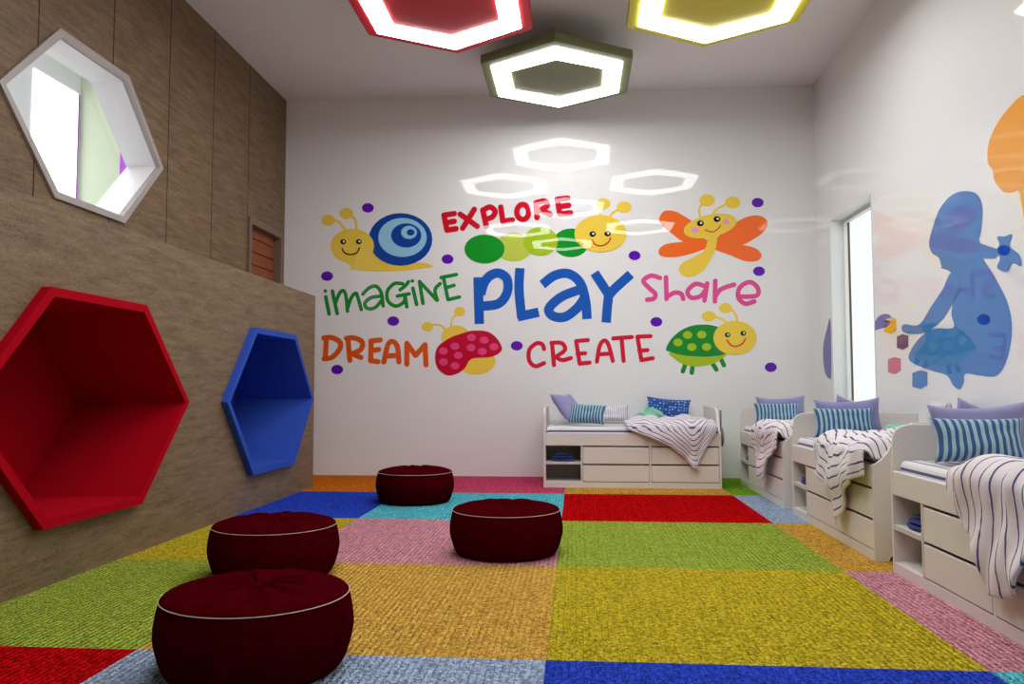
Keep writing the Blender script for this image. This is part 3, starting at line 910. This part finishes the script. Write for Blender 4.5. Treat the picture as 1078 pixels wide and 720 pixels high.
RZ = -math.pi/2
XB = 1.168
BED['mural'] = ((-.139, 3.302, 0), 0)
BED['far'] = ((XB, 3.610, 0), RZ)
BED['middle'] = ((XB, 2.302, 0), RZ)
BED['near'] = ((XB, 1.004, 0), RZ)
bed0 = make_bed('white storage bed along the mural wall')
bed0.location = Vector(BED['mural'][0])*S
dup(bed0, 'white storage bed farthest along the window wall, under the window', *BED['far'])
dup(bed0, 'white storage bed second of the row along the window wall, in the middle', *BED['middle'])
dup(bed0, 'white storage bed nearest the camera along the window wall', *BED['near'])
WHERE = dict(mural='the bed by the mural wall', far='the farthest window wall bed', middle='the middle window wall bed', near='the nearest window wall bed')
for k, wv in WHERE.items():
    mattress(k, 'mattress in a thinly striped white sheet on '+wv)
    folded(k, 'dark navy folded cloth in the open shelf of '+wv)
GP, GT = 'lilac pillows', 'teal striped pillows'
HEM = [(.50, .36), (.56, .27), (.64, .235), (.70, .20), (.735, .095), (.80, .11), (.87, .15), (.93, .24), (1.00, .275), (1.06, .30), (1.112, .315)]
for k, sd, mt in (('far', 2, DUVET2), ('middle', 5, DUVET2), ('near', 9, DUVET)):
    wv = WHERE[k]
    cushion(k, 'lilac_pillow', 'lilac pillow standing against the headboard of '+wv, .32, .195, .075, PURPLE, .158, .245, ZT+.008, (-11, -2, 90), sd, GP, .10)
    cushion(k, 'teal_striped_pillow', 'teal and navy striped pillow before the lilac pillow on '+wv, .285, .145, .085, TEALS, .262, .185, ZT+.014, (-17, 0, 88), sd+1, GT, .03)
    cushion(k, 'white_pillow', 'white striped pillow against the wall side of '+wv, .20, .185, .07, WSTR, .36, .555, ZT+.010, (-10, 2, -4), sd+3, 'white striped pillows')
    duvet(k, 'striped_blanket', 'white navy-striped blanket spilling over the front of '+wv, .50, 1.106, lambda u: .40+.04*math.sin(u*6), HEM, mt, sd)
for k, sd in (('middle', 4), ('near', 8)):
    cushion(k, 'lilac_pillow', 'lilac pillow corner peeking up behind another pillow on '+WHERE[k], 0.18, .165, .034, PURPLE, .062, .25, ZT+.034, (-9, 20, 90), sd+7, GP)
heap('middle', 'mint_throw', 'mint green throw heaped in the middle of the middle window wall bed', .29, .475, .33, .455, .080, MINT, 3)
cushion('middle', 'blue_print_pillow', 'blue print pillow at the wall side of the middle window wall bed', .32, .15, .07, PRINT, .74, .535, ZT+.012, (-12, 0, 0), 6, 'blue print pillows')
# the bed by the mural wall
k = 'mural'
cushion(k, 'lilac_pillow', 'lilac pillow leaning on the headboard of the bed by the mural wall', .30, .235, .075, PURPLE, .225, .365, ZT+.026, (-38, 0, 66), 12, GP, .10)
cushion(k, 'teal_striped_pillow', 'teal and navy striped pillow before the lilac pillow, bed by the mural wall', .25, .135, .08, TEALS, .275, .115, ZT+.018, (-24, 3, -14), 14, GT, .03)
cushion(k, 'white_pillow', 'white striped pillow lying along the mural wall behind the teal pillow', .24, .125, .08, WSTR, .465, .47, ZT+.014, (-20, 0, 2), 16, 'white striped pillows')
heap(k, 'mint_throw', 'mint green throw bunched below the blue print pillow, bed by the mural wall', .61, .84, .375, .475, .112, MINT, 7)
cushion(k, 'blue_print_pillow', 'blue print pillow leaning on the mural wall', .31, .16, .075, PRINT, .855, .545, ZT+.022, (-10, 5, 0), 18, 'blue print pillows')
HEMB = [(.52, .375), (.60, .352), (.72, .31), (.82, .265), (.88, .20), (.925, .13), (.955, .128), (1.0, .19), (1.05, .27), (1.10, .37)]
duvet(k, 'striped_blanket', 'white close-striped blanket hanging to a point, bed by the mural wall', .53, 1.104, lambda u: .30+.04*math.sin(u*5+1), HEMB, DUVETB, 21)
t = thing('hanging_pocket', 'grey felt pocket hanging on the foot end of the bed by the mural wall', 'storage pocket', at(k, BL+.0155, .10, .26))
def pk(u, v):
    a = 2*math.pi*u; b = math.pi*v
    return Vector((.012*math.cos(a)*math.sin(b), .10*math.sin(a)*math.sin(b)**.6, .065-.065*math.cos(b)))
link('pocket', grid_mesh(pk, 20, 10), GREYF, t, (0, 0, 0), True)
link('strap', box(-.003, .003, -.02, .02, .12, .235), GREYF, t, (0, 0, 0))

# ------------------------------------------------------------------ poufs
def velvet(name, c):
    m, nt, b = base_mat(name, c, .95, .0)
    v = coords(nt)
    f = noise_tex(nt, v, 26, 4); g = noise_tex(nt, v, 300, 2)
    nt.links.new(mix_color(nt, ramp(nt, math_node(nt, 'ADD', math_node(nt, 'MULTIPLY', f, .6), math_node(nt, 'MULTIPLY', g, .4)), .35, .65), tuple(x*.7 for x in c[:3])+(1,), tuple(x*1.35 for x in c[:3])+(1,)), b.inputs['Base Color'])
    bump(nt, b, g, .3, .004)
    return m
MAROON = velvet('maroon_velvet', rgb(62, 2, 8))
PIPE = plain('cream_piping', rgb(214, 190, 176), .7)
def rev(prof, n=72, fn=None):
    def f(u, v):
        a = 2*math.pi*u
        k = v*(len(prof)-1); i = min(int(k), len(prof)-2); q = k-i
        r = prof[i][0]*(1-q)+prof[i+1][0]*q; z = prof[i][1]*(1-q)+prof[i+1][1]*q
        if fn: r, z = fn(a, r, z)
        return Vector((r*math.cos(a), r*math.sin(a), z))
    bm = grid_mesh(f, n, (len(prof)-1)*2)
    bmesh.ops.remove_doubles(bm, verts=bm.verts[:], dist=1e-5)
    return recalc(bm)
def make_pouf(label, org):
    t = thing('pouf', label, 'pouf', org, 'maroon poufs')
    side = [tuple(v) for v in catmull([(.0, 0), (.165, 0), (.192, .008), (.207, .035), (.2195, .085), (.2175, .125), (.2085, .168)], False, 5)]
    link('body', rev(side), MAROON, t, smooth=True)
    top = [tuple(v) for v in catmull([(.2085, .168), (.195, .178), (.15, .188), (.09, .192), (.04, .188), (.012, .180), (0, .178)], False, 5)]
    def pleat(a, r, z):
        k = max(0, 1-r/.20)*min(1, r/.07)
        return r, z+.008*k*math.sin(a*11+1.2*math.sin(a*3))+.005*k*math.sin(a*23)
    link('top_cushion', rev(top, 120, pleat), MAROON, t, smooth=True)
    bm = bmesh.new()
    n = 96
    rings = []
    for i in range(n):
        a = 2*math.pi*i/n
        rings.append([bm.verts.new(((.2092+.0010*math.cos(b))*math.cos(a), (.2092+.0010*math.cos(b))*math.sin(a), .168+.0010*math.sin(b))) for b in [k*math.pi/3 for k in range(6)]])
    for i in range(n):
        p, q = rings[i], rings[(i+1) % n]
        for k in range(6):
            bm.faces.new((p[k], q[k], q[(k+1) % 6], p[(k+1) % 6]))
    o = link('piping', recalc(bm), PIPE, t, smooth=True)
    bt = [tuple(v) for v in catmull([(.013, .176), (.013, .183), (.008, .187), (0, .188)], False, 4)]
    link('button', rev(bt, 24), MAROON, t, smooth=True)
    return t
def pouf_at(px, py, Y):
    p = hit(px, py, 1, Y); return (p.x, p.y, 0)
p0 = make_pouf('maroon pouf nearest the camera, cut by the lower edge', pouf_at(270, 655, -.10))
dup(p0, 'maroon pouf just behind the nearest one, by the low wooden wall', pouf_at(289, 578, .815), 1.0)
dup(p0, 'maroon pouf standing alone in the middle of the carpet', pouf_at(533, 562, 1.225), 2.1)
dup(p0, 'maroon pouf farthest back, near the mural wall', pouf_at(437, 514, 2.60), .5)
